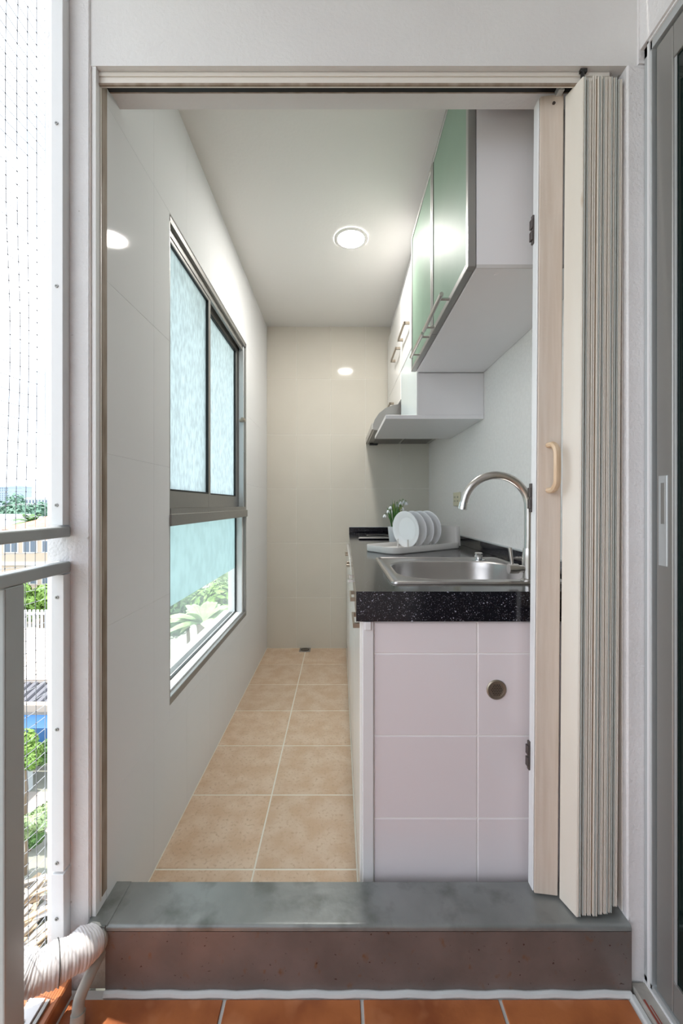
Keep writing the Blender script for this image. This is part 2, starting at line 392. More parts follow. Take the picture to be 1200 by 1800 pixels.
# top sheet with a rolled front edge
prof = [(.973, ZT-.02), (.973, ZT), (.881, ZT)]
for k in range(5):
    t = math.pi/2*k/4; prof.append((.877-.006*math.sin(t), ZT-.006+.006*math.cos(t)))
prof.append((.871, ZT-.012))
def sheet(bm, x0, x1, prof, mi=0):
    a = [bm.verts.new((x0, y, z)) for y, z in prof]; b = [bm.verts.new((x1, y, z)) for y, z in prof]
    for k in range(len(prof)-1):
        f = bm.faces.new((a[k], a[k+1], b[k+1], b[k])); f.material_index = mi
n0 = 24
for k in range(n0):
    x0 = -.504+(1.1315)*k/n0; x1 = -.504+(1.1315)*(k+1)/n0; sheet(bm, x0, x1, prof)
bmesh.ops.remove_doubles(bm, verts=bm.verts, dist=1e-5)
obj('top_sheet', bm, steel_sheet, th, smooth=True)
bm = nb(); box(bm, -.545, -.500, .872, .973, ZT-.001, ZT+.0015); box(bm, -.545, -.504, .869, .973, ZT-.004, ZT+.0005)
obj('end_sheet', bm, steel_sheet, th)
obj('riser_sheet', bx(-.504, .6275, .871, .874, .0, ZT-.011), rust_sheet, th)
bm = nb(); pts = [(-.504+1.128*k/40, .868, .004+.0015*math.sin(k*1.7)) for k in range(41)]
tube(bm, pts, .007, n=8); obj('silicone_bead', bm, silicone, th, smooth=True)

# ------------------------------------------------------------------ kitchen window
w1 = thing('window_1', 'grey aluminium window with frosted sliding sashes over a fixed light', None, (-.58, 1.8, WZ0)); w1['kind'] = 'structure'
XI, XO = -.541, -.625
bm = nb()                                                  # outer frame lining
fr = .018
box(bm, XO, XI+.003, WY1-.012, WY1, WZ0, WZ1); box(bm, XO, XI+.003, WY0, WY0+.012, WZ0, WZ1)
box(bm, XO, XI+.003, WY0, WY1, WZ1-.02, WZ1); obj('window_frame', bm, alu, w1)
bm = nb(); box(bm, XO, -.552, WY0+.012, WY1-.012, WZ0, WZ0+.028); box(bm, XO, -.552, WY1-.04, WY1-.012, WZ0+.028, Z(-.06)); obj('inner_sill', bm, alu_white, w1, label='bright white sill and side of the lower light')
bm = nb(); box(bm, -.552, XI+.006, WY0, WY1, WZ0-.004, WZ0+.022, bev=.002); obj('sill_edge', bm, alu, w1)
bm = nb(); box(bm, -.555, -.528, WY0, WY1, Z(-.068), Z(-.030), bev=.0015); box(bm, XO, -.536, WY0+.012, WY1-.01, Z(-.035), Z(-.012)); obj('transom', bm, alu, w1)
# top tracks
bm = nb(); box(bm, -.560, -.550, WY0, WY1-.01, WZ1-.045, WZ1-.02); box(bm, -.585, -.578, WY0, WY1-.01, WZ1-.045, WZ1-.02); obj('head_track', bm, alu, w1)
bm = nb(); box(bm, -.57, -.545, WY1-.03, WY1-.012, Z(-.012), WZ1-.02, bev=.001)
for zz in (.30, .61): cyl(bm, (-.544, WY1-.031, Z(zz)), (-.544, WY1-.0295, Z(zz)), .004, n=8)
obj('side_track', bm, alu_light, w1)
def sash(x, y0, y1, z0, z1):
    s = nb(); t = .028
    box(s, x-.012, x+.012, y0, y0+t, z0, z1, bev=.001); box(s, x-.012, x+.012, y1-t, y1, z0, z1, bev=.001)
    box(s, x-.012, x+.012, y0+t, y1-t, z1-.022, z1, bev=.001); box(s, x-.012, x+.012, y0+t, y1-t, z0, z0+.058, bev=.001)
    so = obj('sash', s, alu, w1)
    obj('pane', bx(x-.003, x+.002, y0+t-.003, y1-t+.003, z0+.055, z1-.019), frost1, so)
    g = nb(); box(g, x-.006, x+.0125, y0+t, y0+t+.005, z0+.058, z1-.022); box(g, x-.006, x+.0125, y1-t-.005, y1-t, z0+.058, z1-.022)
    box(g, x-.006, x+.0125, y0+t, y1-t, z1-.028, z1-.022); box(g, x-.006, x+.0125, y0+t, y1-t, z0+.058, z0+.063); obj('gasket', g, gasket, so)
    return so
sash(-.565, WY0+.014, 1.735, Z(-.012), WZ1-.035)
sash(-.594, 1.700, WY1-.03, Z(-.012), WZ1-.035)
bm = nb(); cyl(bm, (-.565, WY1-.036, Z(.475)), (-.535, WY1-.036, Z(.475)), .009, n=12); box(bm, -.553, -.538, WY1-.06, WY1-.036, Z(.472), Z(.488), bev=.002)
obj('latch', bm, brass, w1)
gx = -.590; g0, g1 = WY0+.02, WY1-.042; gz0 = WZ0+.03
bm = bx(gx-.003, gx, g0, g1, Z(-.355), Z(-.066)); obj('pane', bm, frost2, w1, label='frosted upper part of the fixed light')
bm = bx(gx-.003, gx, g0, g1, gz0, Z(-.355)); obj('pane', bm, clear, w1, label='hazy clear lower part of the fixed light')
bm = nb(); box(bm, gx-.001, gx+.008, g1-.006, g1+.002, gz0, Z(-.066)); box(bm, gx-.001, gx+.008, g0, g1, gz0-.003, gz0+.004); obj('gasket', bm, gasket, w1)
bm = nb(); box(bm, -.66, -.60, WY0+.012, WY1-.012, WZ0-.02, WZ0+.028); obj('outer_sill', bm, alu_white, w1)

# ------------------------------------------------------------------ folding door, pushed to the right
d1 = thing('door_1', 'cream folding door pushed together at the right jamb', None, (.56, .91, ZT+.004)); d1['kind'] = 'structure'
def lean(bm, f=.0075):
    for v in bm.verts: v.co.x += (v.co.z-H)*f
    return bm
zb, zt = ZT+.004, Z(.940)
def slab(p0, p1, th_, z0, z1, mi=0, bm=None, bev=.0015):
    """upright board between two plan points"""
    bm = bm or nb(); a = Vector((*p0, 0)); b = Vector((*p1, 0)); L = (b-a).length; ang = math.atan2(b.y-a.y, b.x-a.x)
    t = bx(0, L, 0, th_, z0, z1, bev=bev); t.transform(Matrix.Translation(a) @ Matrix.Rotation(ang, 4, 'Z')); merge(bm, t, mi); return bm
lead = obj('panel', lean(slab((.457, .938), (.508, .931), .022, zb+.002, zt+.006)), door_wood, d1, label='washed wood leading panel with the handle')
obj('screw', lean(cyl(nb(), (.486, .932, Z(.925)), (.486, .9365, Z(.925)), .0035, n=10)), dark_metal, lead)
obj('edge_strip', lean(bx(.4535, .4572, .940, .962, zb+.006, zt+.002, bev=.001)), alu_white, lead)
obj('panel', lean(slab((.509, .929), (.5235, .884), .007, zb, zt-.004)), door_cream, d1, label='wide cream panel turned towards the viewer')
mats_ = [door_cream, door_grey, door_tan]
x = .5245; k = 0; rr = random.Random(3)
while x < .614:
    wd = .0085+rr.random()*.003; dy = rr.uniform(-.0015, .0015) + .0022*math.sin(k*1.3); dz = .0015*k*.8
    bm = nb(); y0 = .884+dy+.0006*k; top = zt-.004+rr.uniform(-.003, .003)-.0012*max(0, k-6)
    z0 = zb+rr.uniform(0, .003)+ (.010 if k == 7 else 0) + .0008*k
    box(bm, x, x+wd, y0+.005, .955, z0, top, bev=.0008, mi=(0, 1, 0, 2)[k % 4])
    n = 3 if wd > .0098 else 2                               # raised ribs on the folded edge
    for q in range(n):
        u0 = x+.0004+q*(wd-.0008)/n; u1 = u0+(wd-.0008)/n*.62
        box(bm, u0, u1, y0, y0+.006, z0, top, bev=.0006, mi=(1 if (q+k) % 3 == 1 else 0))
    box(bm, x+wd, x+wd+.0016, y0+.006, .950, z0+.001, top-.001, mi=2)
    obj('panel', lean(bm, .0065), mats_, d1); x += wd+.0016; k += 1
for zz in (.650, .016, -.593):
    bm = nb(); box(bm, .4495, .4545, .955, .964, Z(zz-.034), Z(zz+.034), bev=.001); box(bm, .4465, .4500, .953, .966, Z(zz+.002), Z(zz+.024), bev=.001); box(bm, .4465, .4500, .953, .966, Z(zz-.026), Z(zz-.004), bev=.001)
    obj('hinge', lean(bm), dark_metal, d1)
bm = nb(); xx = .485
path = [(xx-.003, .934, Z(.137)), (xx-.001, .918, Z(.136)), (xx, .907, Z(.124)), (xx, .904, Z(.11)), (xx, .904, Z(.06)), (xx, .907, Z(.046)), (xx-.001, .918, Z(.034)), (xx-.003, .934, Z(.033))]
tube(bm, spline(path, 4), .0065, n=8)
for v in bm.verts: v.co.x = xx+(v.co.x-xx)*1.25
obj('handle', bm, pull_wood, d1, smooth=True)
bm = nb(); box(bm, .497, .510, .918, .938, Z(.940), Z(.956), bev=.001); cyl(bm, (.503, .915, Z(.948)), (.503, .941, Z(.948)), .005, n=10); obj('roller_bracket', bm, alu_light, d1)
bm = nb(); cyl(bm, (.536, .895, Z(.938)), (.536, .895, Z(.960)), .004, n=8); box(bm, .530, .545, .892, .898, Z(.954), Z(.961)); obj('top_pivot', bm, black, d1)

# ------------------------------------------------------------------ kitchen units, right side
ZCT = Z(-.212)                                              # worktop surface
# base cabinets
XB = .056
bc = thing('base_cabinet', 'white base cabinet below the black worktop with pinkish tiled end', 'cabinet', (.35, 1.9, 0))
bm = nb(); box(bm, .068, XR-.001, 1.0105, 1.026, .001, ZCT-.0745); box(bm, .068, XR-.001, YB-.02, YB-.004, .001, ZCT-.0745); box(bm, XR-.012, XR-.001, 1.027, YB-.021, .001, ZCT-.0745); box(bm, .0685, .080, 1.027, YB-.021, .001, ZCT-.0745); box(bm, .081, XR-.013, 1.027, YB-.021, .05, .066)
obj('carcass', bm, white_lam, bc)
ep = obj('end_panel', bx(.068, XR-.003, .9982, 1.010, .001, ZCT-.0745), pink_grout, bc, label='end panel with pinkish white tiles')
bounds = [.001, Z(-.772), Z(-.569), Z(-.3666), ZCT-.0765]
for (a, b) in ((.084, .3385), (.3385, .5885), (.5885, XR-.003)):
    for j in range(4): tile(ep, pink_tile, 'y', a+.0016, b-.0016, bounds[j]+.0016, bounds[j+1]-.0016, .9965, 1.0035, bev=.0012)
bm = nb(); box(bm, .056, .083, .992, 1.012, .001, ZCT-.0745, bev=.0015); box(bm, .0615, .0765, .988, .995, ZCT-.095, ZCT-.0745, bev=.001); obj('corner_post', bm, white_lam, bc)
for i in range(5):
    y0 = 1.012+i*.392; y1 = min(y0+.389, YB-.006)
    dr = obj('door', bx(.050, .067, y0, y1, .06, ZCT-.245 if i in (1, 3) else ZCT-.078, bev=.0015), white_gloss, bc)
    if i in (1, 3):
        dw = obj('drawer', bx(.050, .067, y0, y1, ZCT-.240, ZCT-.078, bev=.0015), white_gloss, bc)
    hy = (1.02, 1.30, 1.62, 2.02, 2.45)[i]; hz = Z(-.305)
    bm = nb(); box(bm, .033, .038, hy, hy+.11, hz-.006, hz+.006, bev=.001)
    box(bm, .036, .051, hy, hy+.010, hz-.006, hz+.006, bev=.001); box(bm, .036, .051, hy+.10, hy+.11, hz-.006, hz+.006, bev=.001)
    obj('handle', bm, brass if i != 2 else chrome, dw if i in (1, 3) else dr)
# worktop with a hole for the sink
SX0, SX1, SY0, SY1 = .138, .615, 1.078, 1.589
wt = thing('worktop', 'black speckled granite worktop with thick front edge', 'worktop', (.35, 1.9, ZCT-.074))
bm = nb(); z0, z1 = ZCT-.0735, ZCT
hx0, hx1, hy0, hy1 = .155, .600, 1.095, 1.572
XN, XFAR = .040, .0680                                      # the front edge runs slightly out of square
def xe(y): return XN+(XFAR-XN)*(y-.988)/(YB-.988)
def hexa(bm, x0a, x1a, y0, y1, x0b, x1b, z0, z1):
    v = [bm.verts.new(p) for p in ((x0a, y0, z0), (x1a, y0, z0), (x1b, y1, z0), (x0b, y1, z0), (x0a, y0, z1), (x1a, y0, z1), (x1b, y1, z1), (x0b, y1, z1))]
    for f in ((0, 3, 2, 1), (4, 5, 6, 7), (0, 1, 5, 4), (1, 2, 6, 5), (2, 3, 7, 6), (3, 0, 4, 7)): bm.faces.new([v[i] for i in f])
hexa(bm, xe(.988), XR-.001, .988, hy0, xe(hy0), XR-.001, z0, z1)
hexa(bm, xe(hy0), hx0, hy0, hy1, xe(hy1), hx0, z0, z1)
hexa(bm, hx1, XR-.001, hy0, hy1, hx1, XR-.001, z0, z1)
hexa(bm, xe(hy1), XR-.001, hy1, YB-.002, xe(YB), XR-.001, z0, z1)
obj('slab', bm, granite, wt)
obj('backsplash', bx(XR-.019, XR-.001, .99, YB-.018, ZCT, ZCT+.046, bev=.001), granite, wt)
obj('backsplash', bx(xe(YB), XR-.001, YB-.018, YB-.001, ZCT, ZCT+.046, bev=.001), granite, wt)
bm = nb(); box(bm, XR-.006, XR-.0008, .99, YB-.004, ZCT+.046, ZCT+.049); box(bm, xe(YB), XR-.001, YB-.005, YB-.0008, ZCT+.046, ZCT+.049); obj('sealant', bm, silicone, wt)
# sink
def rrect(cx, cy, hx, hy, r, z, n=12):
    pts = []
    for q, (sx, sy) in enumerate(((1, 1), (-1, 1), (-1, -1), (1, -1))):
        for k in range(n+1):
            t = math.pi/2*(q+k/n); pts.append(Vector((cx+sx*(hx-r)+r*math.cos(t), cy+sy*(hy-r)+r*math.sin(t), z)))
    return pts
def loft(bm, loops, close_last=True):
    prev = None
    for L in loops:
        ring = [bm.verts.new(p) for p in L]
        if prev:
            n = len(ring)
            for k in range(n): bm.faces.new((prev[k], prev[(k+1) % n], ring[(k+1) % n], ring[k]))
        prev = ring
    if close_last: bm.faces.new(prev)
    return bm
sk = thing('sink', 'stainless steel drop-in sink set in the black worktop', 'sink', (.37, 1.33, ZCT))
cx, cy = (SX0+SX1)/2, (SY0+SY1)/2; hx, hy = (SX1-SX0)/2, (SY1-SY0)/2
bcx, bcy, bhx, bhy = .376, 1.310, .203, .184
L = [rrect(cx, cy, hx, hy, .018, ZCT+.0006), rrect(cx, cy, hx-.002, hy-.002, .018, ZCT+.0055), rrect(cx, cy, hx-.008, hy-.008, .016, ZCT+.0070), rrect(cx, cy, hx-.013, hy-.013, .016, ZCT+.0035),
     rrect(cx+.004, cy, hx-.020, hy-.020, .02, ZCT+.0028),
     rrect(bcx, bcy, bhx+.007, bhy+.007, .12, ZCT+.0030), rrect(bcx, bcy, bhx+.002, bhy+.002, .12, ZCT+.0045), rrect(bcx, bcy, bhx-.003, bhy-.003, .118, ZCT+.0005), rrect(bcx, bcy, bhx-.007, bhy-.007, .115, ZCT-.02),
     rrect(bcx, bcy, bhx-.016, bhy-.016, .105, ZCT-.13), rrect(bcx, bcy, bhx-.03, bhy-.03, .095, ZCT-.152), rrect(bcx, bcy, bhx-.055, bhy-.055, .07, ZCT-.160), rrect(bcx, bcy, .045, .045, .044, ZCT-.166)]
bm = nb(); loft(bm, L); obj('basin', bm, sink_steel, sk, smooth=True)
bm = nb(); lathe(bm, [(0, ZCT-.1645), (.030, ZCT-.1635), (.034, ZCT-.166)], Matrix.Translation((bcx, bcy, 0)), n=24); obj('drain', bm, chrome, sk, smooth=True)
bm = nb(); lathe(bm, [(.026, ZCT+.003), (.026, ZCT+.005), (.018, ZCT+.007), (.0125, ZCT+.008), (.0125, ZCT+.010), (.0145, ZCT+.013), (.0145, ZCT+.028), (.012, ZCT+.031), (0, ZCT+.0315)], Matrix.Translation((.524, 1.530, 0)), n=28); obj('waste_knob', bm, chrome, sk, smooth=True)
bm = nb()
for q in (0, 1, 2): cyl(bm, (.538+q*.006, 1.1715+q*.006, ZCT-.014), (.540+q*.006, 1.170+q*.006, ZCT-.004), .002, n=8)
obj('overflow_slot', bm, black, sk)
# faucet
fc = thing('faucet', 'brushed steel swan-neck faucet at the front right of the sink', 'faucet', (.517, 1.112, ZCT+.004))
fx, fy, zf = .517, 1.112, ZCT+.0042
bm = nb(); lathe(bm, [(0, zf), (.019, zf), (.019, zf+.004), (.0155, zf+.006), (.0155, zf+.062), (.0158, zf+.066), (.0135, zf+.084), (.0125, zf+.088), (0, zf+.088)], Matrix.Translation((fx, fy, 0)), n=32)
obj('body', bm, steel, fc, smooth=True)
path = [(fx, fy, zf+.08), (fx+.001, fy, Z(-.09)), (fx+.001, fy, Z(-.03))]
ax, ar = fx-.088, .089
for k in range(0, 19):
    t = math.radians(6+k*9.0); path.append((ax+ar*math.cos(t), fy, Z(-.008)+ar*math.sin(t)*1.0))
path.append((ax-ar*1.005, fy, Z(.0)))
bm = nb(); tube(bm, path, .0108, n=18); obj('spout', bm, steel, fc, smooth=True)
e = Vector(path[-1]); dv = Vector((-.18, 0, -1)).normalized()
bm = nb(); cyl(bm, e-dv*.006, e+dv*.012, .0125, .0135, n=20); cyl(bm, e+dv*.012, e+dv*.014, .0115, n=20); obj('nozzle', bm, chrome, fc, smooth=True)
bm = nb(); cyl(bm, (fx-.012, fy, Z(-.176)), (fx-.028, fy, Z(-.176)), .010, n=20); cyl(bm, (fx-.0285, fy, Z(-.176)), (fx-.054, fy, Z(-.176)), .0135, n=20); cyl(bm, (fx-.044, fy, Z(-.165)), (fx-.050, fy, Z(-.118)), .0045, .0052, n=12)
obj('lever', bm, steel, fc, smooth=True)
obj('sticker', bx(fx+.0085, fx+.0145, fy-.0145, fy-.0125, Z(-.182), Z(-.169)), mat('teal_sticker', (.25, .52, .48), .5), fc)
# cooktop
ck = thing('cooktop', 'black glass cooktop with a bright steel front edge at the far end of the worktop', 'cooktop', (.34, 2.62, ZCT))
obj('glass_top', bx(.118, .60, 2.452, 2.86, ZCT+.001, ZCT+.011, bev=.002), granite if False else mat('cooktop_glass', (.01, .01, .011), .06), ck)
obj('edge_trim', bx(.113, .605, 2.446, 2.453, ZCT+.006, ZCT+.0125, bev=.001), steel, ck)
for (xx, yy) in ((.25, 2.66), (.47, 2.66)):
    bm = nb(); lathe(bm, [(.075, ZCT+.0112), (.075, ZCT+.0120), (.070, ZCT+.0120), (.070, ZCT+.0112)], Matrix.Translation((xx, yy, 0)), n=40); obj('burner_ring', bm, hood_steel, ck)

# dish rack, plates
ANG = math.radians(36); R0 = Vector((.352, 1.917, ZCT)); RM = Matrix.Translation(R0) @ Matrix.Rotation(ANG, 4, 'Z')
rk = thing('dish_rack', 'pale grey plastic dish rack tray behind the sink', 'dish rack', R0)
hl, hw = .232, .102
def xf(bm): bm.transform(RM); return bm
L = [rrect(0, 0, hl-.004, hw-.004, .045, 0.0005), rrect(0, 0, hl-.001, hw-.001, .047, .004), rrect(0, 0, hl, hw, .048, .028), rrect(0, 0, hl-.001, hw-.001, .047, .0295), rrect(0, 0, hl-.004, hw-.004, .045, .0295), rrect(0, 0, hl-.006, hw-.006, .043, .026), rrect(0, 0, hl-.008, hw-.008, .042, .010)]
bm = loft(nb(), L); bm.faces.new([v for v in list(bm.verts)[:len(L[0])]][::-1]); obj('tray', xf(bm), rack_pl, rk, smooth=True)
bm = nb()                                                    # tall utensil wall at the far right end
loops = [rrect(hl-.020-.001*0, .0, .018, hw-.006, .014, .012), rrect(hl-.020, 0, .016, hw-.010, .014, .106), rrect(hl-.020, 0, .012, hw-.014, .011, .106), rrect(hl-.020, 0, .012, hw-.014, .011, .03)]
loft(bm, loops); obj('utensil_holder', xf(bm), rack_pl, rk, smooth=True)
PS = []                                                      # plate stations along the tray
for k in range(4): PS.append(-.055+k*.050)
for k, u in enumerate([-.086, -.080+.0] + []): pass
for u in [p-.012 for p in PS]+[PS[-1]+.030]:
    for v in (-.032, .032):
        obj('peg', xf(cyl(nb(), (u-.008, v, .010), (u-.008, v, .052), .0042, .0034, n=10)), rack_pl, rk, smooth=True)
pr = .0855
def plate_bm():
    bm = nb(); prof = [(0, .004), (.052, .004), (.055, .003), (.066, -.004), (.080, -.0075), (.0845, -.0085), (pr, -.0075), (.0845, -.006), (.080, -.0045), (.066, -.0008), (.057, .0065), (.050, .0075), (0, .0070)]
    lathe(bm, [(r, z) for r, z in prof], None, n=64); return bm
pm = plate_bm(); pme = bpy.data.meshes.new('plate'); bmesh.ops.recalc_face_normals(pm, faces=pm.faces); pm.to_mesh(pme); pm.free(); pme.materials.append(ceram)
for p in pme.polygons: p.use_smooth = True
pl_labels = ['white plate nearest the viewer, shown whole, at the front of the dish rack', 'second white plate from the front in the dish rack', 'third white plate from the front in the dish rack, just before the last', 'last white plate in the dish rack, next to the tall grey holder']
for k, u in enumerate(PS):
    o = bpy.data.objects.new('plate', pme); C.objects.link(o)
    M = RM @ Matrix.Translation((u, 0, .0115+pr)) @ Matrix.Rotation(math.radians(8), 4, 'Y').inverted() @ Matrix.Rotation(math.radians(90), 4, 'Y')
    M = RM @ Matrix.Translation((u+.004, 0, .0125+pr)) @ Matrix.Rotation(math.radians(90-4), 4, 'Y')
    o.matrix_world = M; tag(o, pl_labels[k], 'plate', 'white plates in the dish rack')
# potted snowdrops
pp = Vector((.292, 2.13, ZCT))
pt = thing('potted_snowdrops', 'white snowdrops in a small white pot behind the dish rack', 'plant', pp)
bm = nb(); lathe(bm, [(0, .0005), (.029, .0005), (.031, .003), (.040, .094), (.041, .097), (.039, .097), (.037, .085), (0, .085)], Matrix.Translation(pp), n=28); obj('pot', bm, ceram, pt, smooth=True)
bm = nb(); lathe(bm, [(.0365, .086), (.02, .088), (0, .0885)], Matrix.Translation(pp), n=16); obj('soil', bm, mat('soil', (.05, .035, .02), .9), pt)
rr = random.Random(11)
def blade(bm, base, tip, wid, bend, mi=0):
    base = Vector(base); tip = Vector(tip); d = tip-base; s = Vector((-d.y, d.x, 0)); s = s.normalized() if s.length > 1e-4 else Vector((1, 0, 0)); s = Vector((1, .3, 0)).normalized() if rr.random() < .6 else s
    prev = None
    for k in range(6):
        t = k/5; p = base+d*t+Vector((0, 0, -bend*t*t)); w_ = wid*math.sin(math.pi*(.12+.86*t))
        a = bm.verts.new(p-s*w_); b = bm.verts.new(p+s*w_); c = bm.verts.new(p+Vector((0, -.0006-w_*.4, 0)))
        if prev: bm.faces.new((prev[0], prev[2], c, a)); bm.faces.new((prev[2], prev[1], b, c))
        prev = (a, b, c)
for k in range(17):
    a = rr.uniform(0, 2*math.pi); r0 = rr.uniform(.003, .022); bm = nb()
    tipr = rr.uniform(.02, .062); hgt = rr.uniform(.10, .165)
    blade(bm, pp+Vector((math.cos(a)*r0, math.sin(a)*r0, .084)), pp+Vector((math.cos(a)*tipr+.012, math.sin(a)*tipr*.6, .084+hgt)), rr.uniform(.0035, .0058), rr.uniform(0, .02)); obj('leaf', bm, leafg, pt)
heads = [(-.052, .062), (-.022, .105), (-.012, .083), (.004, .118), (.010, .075), (.030, .10), (.040, .135), (.052, .128), (-.034, .085), (.020, .13)]
for k, (hx_, hz_) in enumerate(heads):
    top = pp+Vector((hx_, rr.uniform(-.02, .02), .097+hz_)); base = pp+Vector((hx_*.2, 0, .085))
    st = obj('stem', tube(nb(), spline([base, base.lerp(top, .6)+Vector((0, 0, .015)), top+Vector((0, 0, .008)), top+Vector((math.copysign(.006, hx_), 0, .002))], 5), .0011, n=6), leafg, pt)
    c = top+Vector((math.copysign(.006, hx_), 0, .002)); bm = nb()
    for q in range(5):
        a = q*2*math.pi/5+k; s = Vector((math.cos(a), math.sin(a), 0)); n_ = Vector((-s.y, s.x, 0)); pv = None
        for t, w_, out in ((0, .0012, .001), (.35, .0040, .0060), (.75, .0042, .0085), (1, .0008, .0080)):
            m_ = c+s*out+Vector((0, 0, -.018*t)); a_ = bm.verts.new(m_-n_*w_); b_ = bm.verts.new(m_+n_*w_)
            if pv: bm.faces.new((pv[0], pv[1], b_, a_))
            pv = (a_, b_)
    obj('flower', bm, petal, st)
for k in range(6):
    a = rr.uniform(-1, 1); q = pp+Vector((.03*a+.018, rr.uniform(-.015, .015), .20+rr.uniform(0, .045)))
    bm = nb(); tube(bm, [q-Vector((.004*a, 0, .05)), q-Vector((0, 0, .02)), q], [.001, .0032, .0006], n=6); obj('bud', bm, mat('bud_%d' % k, (.30, .34, .08), .6) if k == 0 else MATS['bud_0'], pt)

# wall outlet
ot = thing('wall_outlet', 'cream double wall outlet above the worktop', 'outlet', (XR, 2.257, Z(-.01)))
obj('cover_plate', bx(XR-.008, XR-.0005, 2.197, 2.317, Z(-.008), Z(.068), bev=.002), cream, ot)
bm = nb()
for yy in (2.228, 2.286):
    for zz in (.020, .042):
        box(bm, XR-.0088, XR-.0078, yy-.010, yy-.007, Z(zz-.005), Z(zz+.005)); box(bm, XR-.0088, XR-.0078, yy+.007, yy+.010, Z(zz-.005), Z(zz+.005))
obj('socket_slot', bm, black, ot)['kind'] = 'stuff'
# round vent on the end panel, floor drain
vt = thing('vent_cover', 'small round perforated metal vent on the tiled cabinet end', 'vent', (.385, .995, Z(-.48)))
My = Matrix.Translation((.385, .9964, Z(-.455))) @ Matrix.Rotation(math.pi/2, 4, 'X')
bm = nb(); lathe(bm, [(.0245, 0), (.0245, .0015), (.022, .004), (.0175, .0035), (.017, .0022), (0, .0022)], My, n=36); obj('disc', bm, brass, vt, smooth=True)
bm = nb()
for i in range(-3, 4):
    for j in range(-3, 4):
        u = (i+(j % 2)*.5)*.0042; v_ = j*.0040
        if math.hypot(u, v_) < .0145: cyl(bm, (.385+u, .9942, Z(-.455)+v_), (.385+u, .9936, Z(-.455)+v_), .0013, n=8)
obj('hole', bm, black, vt)['kind'] = 'stuff'
fd = thing('floor_drain', 'small square metal floor drain against the back wall', 'drain', (-.252, 2.93, 0))
obj('drain_frame', bx(-.292, -.212, 2.892, 2.970, .0004, .003, bev=.0008), hood_steel, fd)
bm = nb(); lathe(bm, [(.030, .003), (.030, .0045), (.026, .0045), (.026, .0035), (0, .0035)], Matrix.Translation((-.252, 2.931, 0)), n=24); obj('grate', bm, dark_metal, fd)
bm = nb()
for k in range(5): box(bm, -.272+k*.009, -.268+k*.009, 2.915, 2.947, .0036, .0046)
obj('grate_bar', bm, brass, fd)

# ------------------------------------------------------------------ upper units
UZ0, UZ1, UX = Z(.601), Z(1.215), .347
uc = thing('wall_cabinet', 'white wall cabinet with two green glass doors nearest the doorway', 'wall cabinet', (.5, 1.43, UZ0))
bm = nb(); box(bm, UX, XR-.001, 1.029, 1.842, UZ0, UZ1, bev=.0012); obj('carcass', bm, white_lam, uc)
obj('edge_band', bx(UX, XR-.001, 1.0285, 1.031, UZ0-.0005, UZ0+.009), mat('grey_edge_band', (.58, .56, .55), .5), uc)
obj('cap_screw', lathe(nb(), [(.0, -.0015), (.006, -.001), (.007, 0)], Matrix.Translation((.41, 1.06, UZ0)), n=16), white_lam, uc)
for i, (y0, y1) in enumerate(((1.027, 1.434), (1.437, 1.842))):
    t = .018; bm = nb()
    box(bm, UX-.022, UX-.002, y0, y0+t, UZ0+.002, UZ1-.002, bev=.0015); box(bm, UX-.022, UX-.002, y1-t, y1, UZ0+.002, UZ1-.002, bev=.0015)
    box(bm, UX-.022, UX-.002, y0+t, y1-t, UZ0+.002, UZ0+.002+t, bev=.0015); box(bm, UX-.022, UX-.002, y0+t, y1-t, UZ1-.002-t, UZ1-.002, bev=.0015)
    dr = obj('door', bm, alu, uc); obj('pane', bx(UX-.019, UX-.012, y0+t-.002, y1-t+.002, UZ0+t, UZ1-t), greenpane, dr)
    ha, hb = (1.205, 1.425) if i == 0 else (1.475, 1.68); hz = UZ0+.010
    bm = nb(); cyl(bm, (UX-.052, ha-.03, hz), (UX-.052, hb+.0, hz), .006, n=14)
    for yy in (ha, hb-.03): cyl(bm, (UX-.052, yy, hz), (UX-.021, yy, hz), .0042, n=10)
    obj('handle', bm, steel, dr, smooth=True)
# filler above to the ceiling and far cabinet with white doors
fc2 = thing('wall_cabinet', 'white wall cabinet with nickel bow handles above the range hood', 'wall cabinet', (.5, 2.4, UZ0))
obj('carcass', bx(.372, XR-.001, 1.845, YB-.002, Z(.762), ZC-.002), white_lam, fc2)
obj('carcass', bx(.372, XR-.001, 2.33, YB-.002, Z(.600), Z(.762)), white_lam, fc2)
def bow(y0, y1, z, x, par):
    bm = nb(); box(bm, x-.030, x-.022, y0, y1, z-.007, z+.007, bev=.001); box(bm, x-.028, x+.001, y0, y0+.012, z-.007, z+.007, bev=.001); box(bm, x-.028, x+.001, y1-.012, y1, z-.007, z+.007, bev=.001)
    obj('handle', bm, brass, par)
dA = obj('door', bx(.350, .371, 1.847, 2.322, Z(.767), Z(1.19), bev=.0015), white_gloss, fc2); bow(2.03, 2.25, Z(.912), .350, dA)
dB = obj('door', bx(.350, .371, 2.326, YB-.02, Z(.767), Z(1.19), bev=.0015), white_gloss, fc2); bow(2.34, 2.56, Z(.905), .350, dB)
dC = obj('door', bx(.350, .371, 2.330, YB-.02, Z(.605), Z(.763), bev=.0015), white_gloss, fc2); bow(2.62, 2.80, Z(.655), .350, dC)
obj('end_gap', bx(.352, .372, YB-.018, YB-.0005, Z(.61), Z(1.19)), dark_metal, fc2)
